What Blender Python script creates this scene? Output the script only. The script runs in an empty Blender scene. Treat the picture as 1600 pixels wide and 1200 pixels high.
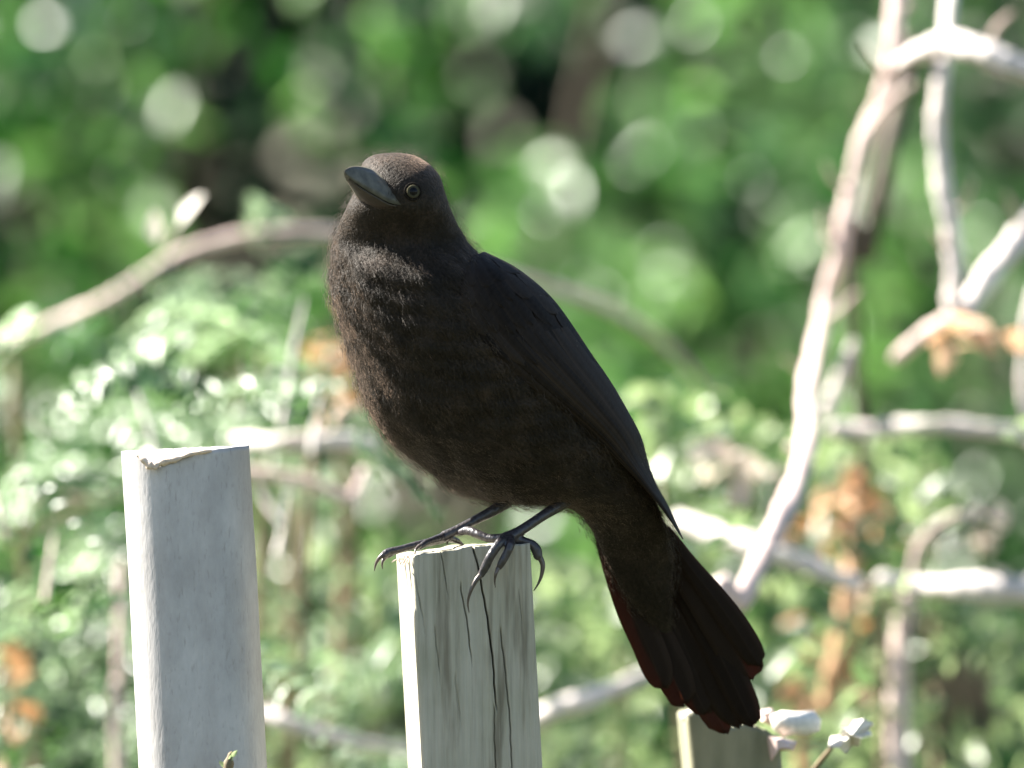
import bpy, math, random
import numpy as np
from mathutils import Vector

random.seed(7)
rng = np.random.default_rng(7)
scene = bpy.context.scene

# ------------------------------------------------------------------ camera
D = 4.0                       # camera to bird, metres
S = 0.42 / 1600               # metres per photograph pixel at the bird
Z0 = 1.18                     # camera height
cam_d = bpy.data.cameras.new('camera')
cam = bpy.data.objects.new('camera', cam_d)
scene.collection.objects.link(cam)
cam.location = (0, -D, Z0)
cam.rotation_euler = (math.radians(90), 0, 0)
cam_d.sensor_width = 36
cam_d.lens = 36 * D / 0.42
cam_d.clip_start = 0.1
cam_d.clip_end = 300
cam_d.dof.use_dof = True
cam_d.dof.focus_distance = D - 0.012
cam_d.dof.aperture_fstop = (cam_d.lens / 1000) / 0.049
scene.camera = cam

# ------------------------------------------------------------------ light
SUN = Vector((-0.70, 0.27, 0.66)).normalized()
EL = math.asin(SUN.z)
world = bpy.data.worlds.new('World')
scene.world = world
world.use_nodes = True
wn = world.node_tree
for n in list(wn.nodes):
    wn.nodes.remove(n)
sky = wn.nodes.new('ShaderNodeTexSky')
sky.sky_type = 'NISHITA'
sky.sun_disc = False
sky.sun_elevation = EL
sky.sun_rotation = math.atan2(SUN.x, SUN.y)
bg = wn.nodes.new('ShaderNodeBackground')
bg.inputs['Strength'].default_value = 0.05
wo = wn.nodes.new('ShaderNodeOutputWorld')
wn.links.new(sky.outputs[0], bg.inputs[0])
wn.links.new(bg.outputs[0], wo.inputs[0])
sl = bpy.data.lights.new('sun', 'SUN')
sl.energy = 5.0
sl.angle = math.radians(0.53)
sl.color = (1.0, 0.95, 0.87)
so = bpy.data.objects.new('sun', sl)
scene.collection.objects.link(so)
so.rotation_euler = SUN.to_track_quat('Z', 'Y').to_euler()
so.location = (-6, 3, 6)

scene.view_settings.view_transform = 'Standard'
scene.view_settings.look = 'None'
scene.view_settings.gamma = 1
scene.view_settings.use_curve_mapping = False
scene.view_settings.exposure = 2.5
scene.render.engine = 'CYCLES'
scene.cycles.max_bounces = 8
scene.cycles.transparent_max_bounces = 4
scene.cycles.use_denoising = True

# ------------------------------------------------------------------ helpers
COL = scene.collection


def P(px, py, y=0.0):
    """A point at depth y seen at that place of the 1600 x 1200 photograph."""
    k = (D + y) / D
    return np.array([(px - 800) * S * k, y, Z0 + (600 - py) * S * k])


def link_mesh(name, verts, faces, mat, parent=None, smooth=True, base=None, kind=None):
    verts = np.asarray(verts, dtype=float)
    if base is not None:
        verts = verts - np.asarray(base)
    me = bpy.data.meshes.new(name)
    me.from_pydata(verts.tolist(), [], [list(map(int, f)) for f in faces])
    me.update()
    if smooth:
        me.shade_smooth()
    me.materials.append(mat)
    o = bpy.data.objects.new(name, me)
    COL.objects.link(o)
    if base is not None and parent is None:
        o.location = base
    if parent is not None:
        o.parent = parent
        if parent.type == 'EMPTY':
            o.location = -parent.location if base is None else (Vector(base) - parent.location)
    if kind:
        o['kind'] = kind
    return o


def link_arrays(name, verts, tris, mat, parent=None, tint=None, smooth=False, kind=None, normals=None):
    """Fast path for many triangles."""
    me = bpy.data.meshes.new(name)
    verts = np.ascontiguousarray(verts, dtype=np.float32)
    tris = np.ascontiguousarray(tris, dtype=np.int32)
    me.vertices.add(len(verts))
    me.vertices.foreach_set('co', verts.ravel())
    me.loops.add(tris.size)
    me.loops.foreach_set('vertex_index', tris.ravel())
    me.polygons.add(len(tris))
    me.polygons.foreach_set('loop_start', np.arange(0, tris.size, 3, dtype=np.int32))
    me.polygons.foreach_set('loop_total', np.full(len(tris), 3, dtype=np.int32))
    me.update(calc_edges=True)
    if tint is not None:
        a = me.attributes.new('tint', 'FLOAT', 'POINT')
        a.data.foreach_set('value', np.ascontiguousarray(tint, dtype=np.float32))
    if smooth or normals is not None:
        me.shade_smooth()
    if normals is not None:
        me.normals_split_custom_set_from_vertices(normals.tolist())
    me.materials.append(mat)
    o = bpy.data.objects.new(name, me)
    COL.objects.link(o)
    if parent is not None:
        o.parent = parent
        if parent.type == 'EMPTY':
            o.location = -parent.location
    if kind:
        o['kind'] = kind
    return o


def thing(name, label, cat, loc, group=None):
    o = bpy.data.objects.new(name, None)
    o.empty_display_size = 0.02
    COL.objects.link(o)
    o.location = loc
    o['label'] = label
    o['category'] = cat
    if group:
        o['group'] = group
    return o


def spline(pts, n):
    """Catmull-Rom through rows of pts, n samples."""
    pts = np.asarray(pts, dtype=float)
    m = len(pts)
    t = np.linspace(0, m - 1, n)
    i = np.clip(t.astype(int), 0, m - 2)
    f = (t - i)[:, None]
    p0 = pts[np.clip(i - 1, 0, m - 1)]
    p1 = pts[i]
    p2 = pts[i + 1]
    p3 = pts[np.clip(i + 2, 0, m - 1)]
    return 0.5 * (2 * p1 + (p2 - p0) * f + (2 * p0 - 5 * p1 + 4 * p2 - p3) * f ** 2 + (3 * p1 - p0 - 3 * p2 + p3) * f ** 3)


def tube(pts, rad, n=24, sides=10, wob=0.0, round_ends=True):
    """Tube mesh along a smooth curve; rad is a radius per control point."""
    pts = np.asarray(pts, dtype=float)
    rad = np.asarray(rad, dtype=float) if np.ndim(rad) else np.full(len(pts), float(rad))
    q = spline(np.column_stack([pts, rad]), n)
    c, r = q[:, :3], np.maximum(q[:, 3], 1e-5)
    tan = np.gradient(c, axis=0)
    tan /= np.linalg.norm(tan, axis=1)[:, None] + 1e-12
    if round_ends:
        c = np.vstack([c[0] - tan[0] * r[0] * 0.6, c, c[-1] + tan[-1] * r[-1] * 0.6])
        r = np.concatenate([[r[0] * 0.5], r, [r[-1] * 0.5]])
        tan = np.vstack([tan[0], tan, tan[-1]])
    ref = np.array([0.0, 1.0, 0.0])
    if abs(tan[0] @ ref) > 0.9:
        ref = np.array([1.0, 0, 0])
    u = ref - tan[0] * (ref @ tan[0])
    V, F = [], []
    a = np.linspace(0, 2 * np.pi, sides, endpoint=False)
    ph = rng.uniform(0, 6.28, 4)
    for k in range(len(c)):
        u = u - tan[k] * (u @ tan[k])
        u /= np.linalg.norm(u) + 1e-12
        w = np.cross(tan[k], u)
        rr = r[k] * (1 + wob * (np.sin(3 * a + ph[0] + k * 0.5) * 0.5 + np.sin(k * 1.3 + ph[1]) * 0.6 + np.sin(k * 0.47 + 2 * a + ph[2]) * 0.5))
        V.append(c[k] + np.outer(np.cos(a) * rr, u) + np.outer(np.sin(a) * rr, w))
    m = len(c)
    for k in range(m - 1):
        for j in range(sides):
            j2 = (j + 1) % sides
            F.append((k * sides + j, k * sides + j2, (k + 1) * sides + j2, (k + 1) * sides + j))
    F.append(tuple(range(sides - 1, -1, -1)))
    F.append(tuple((m - 1) * sides + j for j in range(sides)))
    return np.vstack(V), F


def join(parts):
    V, F, o = [], [], 0
    for v, f in parts:
        V.append(np.asarray(v))
        F += [tuple(i + o for i in q) for q in f]
        o += len(v)
    return np.vstack(V), F


# ------------------------------------------------------------------ materials
def new_mat(name):
    m = bpy.data.materials.new(name)
    m.use_nodes = True
    nt = m.node_tree
    b = nt.nodes['Principled BSDF']
    return m, nt, b


def noise(nt, scale, detail=4, vec=None, rough=0.55):
    n = nt.nodes.new('ShaderNodeTexNoise')
    n.inputs['Scale'].default_value = scale
    n.inputs['Detail'].default_value = detail
    n.inputs['Roughness'].default_value = rough
    if vec is not None:
        nt.links.new(vec, n.inputs['Vector'])
    return n


def ramp(nt, fac, stops):
    r = nt.nodes.new('ShaderNodeValToRGB')
    e = r.color_ramp.elements
    while len(e) < len(stops):
        e.new(0.5)
    for k, (p, c) in enumerate(stops):
        e[k].position = p
        e[k].color = (*c, 1)
    nt.links.new(fac, r.inputs[0])
    return r


def bump(nt, b, h, strength, dist):
    n = nt.nodes.new('ShaderNodeBump')
    n.inputs['Strength'].default_value = strength
    n.inputs['Distance'].default_value = dist
    nt.links.new(h, n.inputs['Height'])
    nt.links.new(n.outputs[0], b.inputs['Normal'])


def coords(nt, scale=(1, 1, 1), rot=(0, 0, 0)):
    tc = nt.nodes.new('ShaderNodeTexCoord')
    mp = nt.nodes.new('ShaderNodeMapping')
    mp.inputs['Scale'].default_value = scale
    mp.inputs['Rotation'].default_value = rot
    nt.links.new(tc.outputs['Object'], mp.inputs[0])
    return mp.outputs[0]


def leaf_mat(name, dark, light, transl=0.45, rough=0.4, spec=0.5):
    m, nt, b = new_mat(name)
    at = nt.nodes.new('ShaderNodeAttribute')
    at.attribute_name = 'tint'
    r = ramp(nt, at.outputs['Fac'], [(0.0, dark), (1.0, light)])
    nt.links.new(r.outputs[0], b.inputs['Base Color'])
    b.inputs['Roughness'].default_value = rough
    b.inputs['Specular IOR Level'].default_value = spec
    tr = nt.nodes.new('ShaderNodeBsdfTranslucent')
    hs = nt.nodes.new('ShaderNodeHueSaturation')
    hs.inputs['Value'].default_value = 1.4
    hs.inputs['Saturation'].default_value = 1.12
    hs.inputs['Hue'].default_value = 0.50
    nt.links.new(r.outputs[0], hs.inputs['Color'])
    nt.links.new(hs.outputs[0], tr.inputs[0])
    mx = nt.nodes.new('ShaderNodeMixShader')
    mx.inputs[0].default_value = transl
    nt.links.new(b.outputs[0], mx.inputs[1])
    nt.links.new(tr.outputs[0], mx.inputs[2])
    nt.links.new(mx.outputs[0], nt.nodes['Material Output'].inputs[0])
    return m


def bark_mat(name, c0, c1, scale=60):
    m, nt, b = new_mat(name)
    v = coords(nt, (1, 1, 0.25))
    n = noise(nt, scale, 5, v)
    r = ramp(nt, n.outputs['Fac'], [(0.3, c0), (0.7, c1)])
    nt.links.new(r.outputs[0], b.inputs['Base Color'])
    b.inputs['Roughness'].default_value = 0.75
    bump(nt, b, n.outputs['Fac'], 0.5, 0.002)
    return m


# plumage
M_plume, nt, b = new_mat('plumage')
n1 = noise(nt, 90, 3, coords(nt))
n2 = noise(nt, 900, 4, coords(nt))
mixn = nt.nodes.new('ShaderNodeMath'); mixn.operation = 'ADD'
nt.links.new(n1.outputs['Fac'], mixn.inputs[0]); nt.links.new(n2.outputs['Fac'], mixn.inputs[1])
r = ramp(nt, mixn.outputs[0], [(0.7, (0.0115, 0.0085, 0.0050)), (1.0, (0.020, 0.0148, 0.0090)), (1.3, (0.058, 0.040, 0.028))])
r.color_ramp.elements[0].position = 0.35
r.color_ramp.elements[1].position = 0.5
r.color_ramp.elements[2].position = 0.68
sc = nt.nodes.new('ShaderNodeMath'); sc.operation = 'MULTIPLY'; sc.inputs[1].default_value = 0.5
nt.links.new(mixn.outputs[0], sc.inputs[0]); nt.links.new(sc.outputs[0], r.inputs[0])
nt.links.new(r.outputs[0], b.inputs['Base Color'])
b.inputs['Roughness'].default_value = 0.62
b.inputs['Specular IOR Level'].default_value = 0.16
b.inputs['Sheen Weight'].default_value = 0.32
b.inputs['Sheen Tint'].default_value = (1.0, 0.72, 0.54, 1)
b.inputs['Sheen Roughness'].default_value = 0.27
bump(nt, b, n2.outputs['Fac'], 0.6, 0.0012)

# wing and tail feathers: long barbs, slight tint per feather
def quill_mat(name, c, spread, rough):
    m, nt, b = new_mat(name)
    oi = nt.nodes.new('ShaderNodeObjectInfo')
    v = coords(nt, (1, 1, 1), (0, math.radians(-38), 0))
    mp = nt.nodes.new('ShaderNodeMapping'); mp.inputs['Scale'].default_value = (1, 0.4, 0.1)
    nt.links.new(v, mp.inputs[0])
    n = noise(nt, 900, 3, mp.outputs[0])
    ad = nt.nodes.new('ShaderNodeMath'); ad.operation = 'MULTIPLY_ADD'; ad.inputs[1].default_value = 0.5
    nt.links.new(n.outputs['Fac'], ad.inputs[0])
    hf = nt.nodes.new('ShaderNodeMath'); hf.operation = 'MULTIPLY'; hf.inputs[1].default_value = 0.5
    nt.links.new(oi.outputs['Random'], hf.inputs[0]); nt.links.new(hf.outputs[0], ad.inputs[2])
    lo = tuple(x * (1 - spread) for x in c); hi = tuple(x * (1 + spread) for x in c)
    r = ramp(nt, ad.outputs[0], [(0.2, lo), (0.75, hi)])
    at = nt.nodes.new('ShaderNodeAttribute'); at.attribute_name = 'edge'
    me_ = nt.nodes.new('ShaderNodeMix'); me_.data_type = 'RGBA'
    nt.links.new(at.outputs['Fac'], me_.inputs[0]); nt.links.new(r.outputs[0], me_.inputs[6])
    me_.inputs[7].default_value = (c[0] * 3.4, c[1] * 3.1, c[2] * 2.8, 1)
    nt.links.new(me_.outputs[2], b.inputs['Base Color'])
    b.inputs['Roughness'].default_value = rough
    b.inputs['Specular IOR Level'].default_value = 0.07
    bump(nt, b, n.outputs['Fac'], 0.35, 0.0006)
    return m


M_wing = quill_mat('wing_feather', (0.0145, 0.0110, 0.0085), 0.6, 0.7)
M_tail = quill_mat('tail_feather', (0.0150, 0.0105, 0.0078), 0.35, 0.7)
nt = M_tail.node_tree
tr = nt.nodes.new('ShaderNodeBsdfTranslucent'); tr.inputs[0].default_value = (0.20, 0.056, 0.025, 1)
mx = nt.nodes.new('ShaderNodeMixShader'); mx.inputs[0].default_value = 0.22
nt.links.new(nt.nodes['Principled BSDF'].outputs[0], mx.inputs[1]); nt.links.new(tr.outputs[0], mx.inputs[2])
nt.links.new(mx.outputs[0], nt.nodes['Material Output'].inputs[0])

M_beak, nt, b = new_mat('horn_grey')
n = noise(nt, 260, 4, coords(nt))
r = ramp(nt, n.outputs['Fac'], [(0.3, (0.050, 0.048, 0.037)), (0.7, (0.115, 0.108, 0.084))])
nt.links.new(r.outputs[0], b.inputs['Base Color'])
b.inputs['Roughness'].default_value = 0.5
b.inputs['Specular IOR Level'].default_value = 0.25
bump(nt, b, n.outputs['Fac'], 0.25, 0.0008)

M_leg, nt, b = new_mat('leg_scales')
vv = nt.nodes.new('ShaderNodeTexVoronoi'); vv.inputs['Scale'].default_value = 700
nt.links.new(coords(nt, (1, 1, 0.6)), vv.inputs['Vector'])
r = ramp(nt, vv.outputs['Distance'], [(0.1, (0.018, 0.016, 0.018)), (0.8, (0.040, 0.034, 0.035))])
nt.links.new(r.outputs[0], b.inputs['Base Color'])
b.inputs['Roughness'].default_value = 0.38
bump(nt, b, vv.outputs['Distance'], 0.45, 0.0006)

M_claw, nt, b = new_mat('claw_horn')
n = noise(nt, 300, 3, coords(nt))
r = ramp(nt, n.outputs['Fac'], [(0.3, (0.045, 0.035, 0.03)), (0.7, (0.10, 0.075, 0.06))])
nt.links.new(r.outputs[0], b.inputs['Base Color'])
b.inputs['Roughness'].default_value = 0.3

def plain(name, c, rough, spec=0.5, nscale=200, var=0.2):
    m, nt, b = new_mat(name)
    n = noise(nt, nscale, 4, coords(nt))
    r = ramp(nt, n.outputs['Fac'], [(0.3, tuple(x * (1 - var) for x in c)), (0.7, tuple(min(1, x * (1 + var)) for x in c))])
    nt.links.new(r.outputs[0], b.inputs['Base Color'])
    b.inputs['Roughness'].default_value = rough
    b.inputs['Specular IOR Level'].default_value = spec
    return m


M_pupil = plain('pupil_black', (0.004, 0.004, 0.004), 0.15, 0.15)
M_iris = plain('iris_olive', (0.050, 0.046, 0.027), 0.8, 0.06, 2500, 0.3)
M_lid = plain('eyelid', (0.012, 0.010, 0.008), 0.9, 0.05)

# weathered wood of the stake under the bird
M_wood, nt, b = new_mat('weathered_wood')
v = coords(nt, (1, 1, 0.03), (0, math.radians(3), 0))
na = noise(nt, 420, 6, v, 0.65)
nb = noise(nt, 110, 4, coords(nt, (1, 1, 0.09), (0, math.radians(3), 0)), 0.6)
nc = noise(nt, 26, 5, coords(nt), 0.6)
r1 = ramp(nt, na.outputs['Fac'], [(0.22, (0.22, 0.20, 0.155)), (0.45, (0.39, 0.36, 0.30)), (0.75, (0.47, 0.435, 0.365))])
r2 = ramp(nt, nb.outputs['Fac'], [(0.33, (0.30, 0.26, 0.20)), (0.46, (0.85, 0.85, 0.8)), (0.7, (1, 1, 1))])
r3 = ramp(nt, nc.outputs['Fac'], [(0.3, (0.80, 0.83, 0.76)), (0.7, (1.0, 1.0, 1.0))])
def mul(nt, a, bb, f=1.0):
    m = nt.nodes.new('ShaderNodeMix'); m.data_type = 'RGBA'; m.blend_type = 'MULTIPLY'
    m.inputs[0].default_value = f
    nt.links.new(a, m.inputs[6]); nt.links.new(bb, m.inputs[7])
    return m.outputs[2]
c = mul(nt, mul(nt, r1.outputs[0], r2.outputs[0], 0.72), r3.outputs[0])
nt.links.new(c, b.inputs['Base Color'])
b.inputs['Roughness'].default_value = 0.85
b.inputs['Specular IOR Level'].default_value = 0.25
bump(nt, b, na.outputs['Fac'], 0.6, 0.0012)

# grey smooth stake
M_grey, nt, b = new_mat('grey_weathered_stake')
na = noise(nt, 55, 6, coords(nt, (1, 1, 0.45)), 0.7)
nb = noise(nt, 700, 3, coords(nt, (1, 1, 0.25)), 0.6)
r1 = ramp(nt, na.outputs['Fac'], [(0.30, (0.30, 0.285, 0.275)), (0.55, (0.395, 0.38, 0.368)), (0.75, (0.48, 0.46, 0.445))])
r2 = ramp(nt, nb.outputs['Fac'], [(0.25, (0.72, 0.70, 0.68)), (0.42, (1, 1, 1)), (0.8, (1, 1, 1))])
vs = nt.nodes.new('ShaderNodeTexVoronoi'); vs.inputs['Scale'].default_value = 130
nt.links.new(coords(nt), vs.inputs['Vector'])
r3 = ramp(nt, vs.outputs['Distance'], [(0.05, (0.5, 0.46, 0.42)), (0.14, (1, 1, 1))])
c = mul(nt, mul(nt, r1.outputs[0], r2.outputs[0], 0.8), r3.outputs[0], 0.2)
nt.links.new(c, b.inputs['Base Color'])
b.inputs['Roughness'].default_value = 0.5
b.inputs['Specular IOR Level'].default_value = 0.4
bump(nt, b, nb.outputs['Fac'], 0.25, 0.0008)

M_raw = plain('raw_split_wood', (0.52, 0.42, 0.33), 0.8, 0.3, 300, 0.25)
M_mosswood = bark_mat('mossy_wood', (0.13, 0.13, 0.075), (0.25, 0.235, 0.15), 90)
M_pale = bark_mat('pale_dead_bark', (0.48, 0.42, 0.38), (0.72, 0.65, 0.60), 70)
M_pink = bark_mat('pinkish_bark', (0.47, 0.35, 0.31), (0.66, 0.52, 0.47), 70)
M_brown = bark_mat('dark_brown_bark', (0.05, 0.038, 0.022), (0.10, 0.075, 0.045), 50)
M_olive = bark_mat('olive_stalk', (0.13, 0.10, 0.05), (0.24, 0.18, 0.10), 60)
M_dry = leaf_mat('dry_leaf', (0.38, 0.20, 0.10), (0.62, 0.45, 0.31), 0.4, 0.6)
M_palelf = leaf_mat('pale_leaf', (0.45, 0.36, 0.30), (0.62, 0.58, 0.48), 0.35, 0.5)
M_fern = leaf_mat('feathery_leaf', (0.016, 0.058, 0.014), (0.36, 0.47, 0.28), 0.45, 0.34)  # dark end stands for leaves in shade, pale end for sun highlights
M_broad = leaf_mat('weed_leaf', (0.018, 0.058, 0.014), (0.38, 0.46, 0.24), 0.45, 0.34)  # same here: shaded and sunlit leaf tones are put into the colour
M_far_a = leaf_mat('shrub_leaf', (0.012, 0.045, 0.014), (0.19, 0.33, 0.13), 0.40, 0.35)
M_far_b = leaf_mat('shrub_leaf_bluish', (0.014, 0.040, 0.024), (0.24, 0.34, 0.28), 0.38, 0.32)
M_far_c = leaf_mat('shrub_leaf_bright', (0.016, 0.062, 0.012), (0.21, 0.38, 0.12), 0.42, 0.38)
M_gap_shade = leaf_mat('gap_shade_leaf', (0.008, 0.026, 0.010), (0.035, 0.075, 0.025), 0.3, 0.5, 0.2)  # for the added low shrubs: shade in foliage gaps is put into this colour
M_back = leaf_mat('tall_shrub_leaf_shaded', (0.006, 0.018, 0.011), (0.016, 0.036, 0.018), 0.2, 0.6, 0.1)  # near-black green carries the deep shade seen through the hedge pockets

M_ground, nt, b = new_mat('soil_and_grass')
n1 = noise(nt, 3, 6, coords(nt)); n2 = noise(nt, 40, 5, coords(nt))
r1 = ramp(nt, n1.outputs['Fac'], [(0.35, (0.09, 0.065, 0.04)), (0.6, (0.05, 0.075, 0.025))])
r2 = ramp(nt, n2.outputs['Fac'], [(0.3, (0.6, 0.6, 0.6)), (0.7, (1, 1, 1))])
nt.links.new(mul(nt, r1.outputs[0], r2.outputs[0]), b.inputs['Base Color'])
b.inputs['Roughness'].default_value = 0.95
bump(nt, b, n2.outputs['Fac'], 0.8, 0.03)

# ------------------------------------------------------------------ ground
gx = np.linspace(-60, 60, 61)
GV = np.array([[x, y, 0.02 * math.sin(x * 0.7) * math.cos(y * 0.6) - 0.0] for y in gx for x in gx])
GF = [(j * 61 + i, j * 61 + i + 1, (j + 1) * 61 + i + 1, (j + 1) * 61 + i) for j in range(60) for i in range(60)]
g = link_mesh('ground', GV, GF, M_ground)
g['kind'] = 'structure'
GZ = -0.03


# ------------------------------------------------------------------ stakes
def stake_mesh(corner, W, T, yaw, lean, rad, ztop, carve=None, nfront=200, nother=40, fine=0.12, nfine=110, wob=0.0):
    """A leaning stake: rounded rectangle section W x T whose front left corner is at corner (x, y);
    ztop(u, v) is its cut top, carve(u, h) how deep the front is cut at width u and h below the top."""
    e1 = np.array([math.cos(yaw), math.sin(yaw)])
    e2 = np.array([-math.sin(yaw), math.cos(yaw)])
    per = []
    def arc(cx, cy, a0, a1, n):
        for a in np.linspace(a0, a1, n):
            per.append((cx + rad * math.cos(a), cy + rad * math.sin(a)))
    na = 10
    arc(rad, rad, math.pi, 1.5 * math.pi, na)
    for u in np.linspace(rad, W - rad, nfront)[1:-1]:
        per.append((u, 0))
    arc(W - rad, rad, 1.5 * math.pi, 2 * math.pi, na)
    for v in np.linspace(rad, T - rad, nother)[1:-1]:
        per.append((W, v))
    arc(W - rad, T - rad, 0, 0.5 * math.pi, na)
    for u in np.linspace(W - rad, rad, nother)[1:-1]:
        per.append((u, T))
    arc(rad, T - rad, 0.5 * math.pi, math.pi, na)
    for v in np.linspace(T - rad, rad, nother)[1:-1]:
        per.append((0, v))
    per = np.array(per)
    n = len(per)
    hs = np.concatenate([np.linspace(0, fine, nfine) ** 1.0, np.linspace(fine, 1.3, 26)[1:]])
    zt = np.array([ztop(u, v) for u, v in per])
    V, F = [], []
    ph = rng.uniform(0, 6.28, 6)
    for h in hs:
        uv = per.copy()
        if carve is not None:
            f = per[:, 1] < rad * 1.01
            uv[f, 1] += carve(per[f, 0], h)
        if wob:
            uv[:, 0] += wob * (math.sin(h * 37 + ph[0]) + 0.5 * math.sin(h * 90 + ph[1]))
            uv[:, 1] += wob * 0.5 * np.sin(per[:, 0] * 260 + h * 21 + ph[2])
        x = corner[0] + uv[:, 0] * e1[0] + uv[:, 1] * e2[0] + lean * (Z0 - (zt - h))
        y = corner[1] + uv[:, 0] * e1[1] + uv[:, 1] * e2[1]
        V.append(np.column_stack([x, y, zt - h]))
    m = len(hs)
    for k in range(m - 1):
        for j in range(n):
            j2 = (j + 1) % n
            F.append((k * n + j, (k + 1) * n + j, (k + 1) * n + j2, k * n + j2))
    # top: rings shrinking to the middle
    off = m * n
    cu = per.mean(axis=0)
    carve0 = per.copy()
    if carve is not None:
        f = per[:, 1] < rad * 1.01
        carve0[f, 1] += carve(per[f, 0], 0.0)
    prev = 0
    K = 14
    for q in range(1, K):
        s = 1 - (q / K)
        uv = cu + (carve0 - cu) * s
        z = np.array([ztop(u, v) for u, v in uv])
        x = corner[0] + uv[:, 0] * e1[0] + uv[:, 1] * e2[0] + lean * (Z0 - z)
        y = corner[1] + uv[:, 0] * e1[1] + uv[:, 1] * e2[1]
        V.append(np.column_stack([x, y, z]))
        st = off + (q - 1) * n
        for j in range(n):
            j2 = (j + 1) % n
            F.append((prev + j, prev + j2, st + j2, st + j))
        prev = st
    F.append(tuple(prev + j for j in range(n)))
    return np.vstack(V), F


def zpx(py, y=0.0):
    return P(800, py, y)[2]


def xpx(px, y=0.0):
    return P(px, 600, y)[0]


def sm_noise(x, seed=0.0):
    return math.sin(x * 1.7 + seed) * 0.5 + math.sin(x * 3.9 + seed * 2.1) * 0.3 + math.sin(x * 8.3 + seed * 0.7) * 0.2


# --- the cracked stake that the bird stands on
lean2 = 0.055
yF2 = -0.022
c2 = (xpx(644, yF2) - lean2 * (Z0 - zpx(868)), yF2)
W2, T2, yaw2 = 0.0490, 0.052, math.radians(8.0)
prof2_u = np.array([0, 10, 40, 68, 90, 120, 150, 190]) * S
prof2_p = np.array([868, 865, 862, 858, 853, 852, 851, 848])


def ztop2(u, v):
    p = np.interp(u, prof2_u, prof2_p) + 0.9 * sm_noise(u * 420, 1) + 1.0 * sm_noise(v * 300, 4)
    return zpx(p, 0) - 0.04 * max(0.0, v) * 0.1


cracks = [  # photograph pixels along the crack, half width and depth in metres
    ([(739, 852), (747, 885), (756, 930), (768, 1008), (772, 1056), (776, 1112)], 0.00025, 0.006),
    ([(721, 921), (732, 984), (738, 1044)], 0.00022, 0.0022),
    ([(783, 990), (792, 1068), (798, 1140), (800, 1230)], 0.00024, 0.0022),
    ([(690, 868), (696, 905), (703, 940)], 0.0002, 0.0012),
    ([(772, 1110), (774, 1194), (777, 1240)], 0.00022, 0.002),
    ([(650, 905), (667, 1000)], 0.00025, 0.0007),
    ([(680, 985), (690, 1080)], 0.0002, 0.0008),
    ([(712, 1060), (722, 1150)], 0.00035, 0.0008),
    ([(812, 930), (818, 1010)], 0.0002, 0.0006),
]
crk = []
for pts, hw, dp in cracks:
    a = np.array(pts, float)
    z = np.array([zpx(q) for q in a[:, 1]])
    u = np.array([(xpx(px, yF2) - c2[0] - lean2 * (Z0 - zz)) / math.cos(yaw2) for px, zz in zip(a[:, 0], z)])
    crk.append((z[::-1], u[::-1], hw, dp))


def carve2(u, h):
    out = 0.00009 * (np.sin(u * 900 + 3 * math.sin(h * 20)) + np.sin(u * 2300 + 2 * math.sin(h * 33 + 1)))
    zt = np.array([ztop2(q, 0) for q in u])
    zz = zt - h
    for z, uc, hw, dp in crk:
        lo, hi = z[0], z[-1]
        c = np.interp(zz, z, uc) + 0.00012 * np.sin(zz * 320) + 0.00008 * np.sin(zz * 830)
        f = np.clip((zz - lo) / 0.012, 0, 1) * np.clip((hi + 0.004 - zz) / 0.004, 0, 1)
        out = out + dp * f * np.exp(-((u - c) / hw) ** 2)
    return out


base2 = P(660, 0, 0); base2[2] = 0
post2 = thing('wooden_stake', 'cracked weathered wooden stake the dark bird is standing on', 'stake', (base2[0], 0.0, 0.0), 'garden stakes')
v, f = stake_mesh(c2, W2, T2, yaw2, lean2, 0.0012, ztop2, carve2, nfront=300, nfine=130)
link_mesh('post', v, f, M_wood, post2)
# torn fibres at its top left corner
for k in range(16):
    u = rng.uniform(0.0, 0.012)
    p0 = np.array([xpx(618 + 26 * rng.random(), -0.012), yF2 + rng.uniform(0, 0.012), zpx(872)])
    d = np.array([rng.uniform(-1, 0.3), rng.uniform(-0.8, 0.2), rng.uniform(-0.9, 0.5)])
    d /= np.linalg.norm(d)
    L = rng.uniform(0.0015, 0.004)
    vv_, ff_ = tube([p0, p0 + d * L * 0.5 + np.array([0, 0, -0.0003]), p0 + d * L + np.array([0, 0, -0.001])], [0.0003, 0.0003, 0.0001], 6, 5)
    link_mesh('splinter', vv_, ff_, M_raw, post2)

# --- the smooth grey stake at the left
yF1 = -0.03
lean1 = 0.055
c1 = (xpx(189, yF1) - lean1 * (Z0 - zpx(700)), yF1)
W1, T1 = 0.0525, 0.045
prof1_u = np.array([0, 20, 36, 48, 62, 85, 115, 140, 200]) * S
prof1_p = np.array([706, 707, 722, 731, 725, 718, 706, 702, 697])


def ztop1(u, v):
    back = np.interp(u, [0, 200 * S], [705, 696])
    front = np.interp(u, prof1_u, prof1_p)
    t = min(1.0, max(0.0, v / 0.012))
    p = front * (1 - t) + back * t + 0.7 * sm_noise(u * 500, 2) + 0.6 * sm_noise(v * 400, 7)
    return zpx(p, 0)


post1 = thing('wooden_stake', 'smooth grey round-edged stake with a chipped top, nothing on it', 'stake', (xpx(300), 0, 0), 'garden stakes')
v, f = stake_mesh(c1, W1, T1, math.radians(2.0), lean1, 0.019, ztop1, None, nfront=120, nfine=60, wob=0.00012)
o = link_mesh('post', v, f, M_grey, post1)
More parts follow.
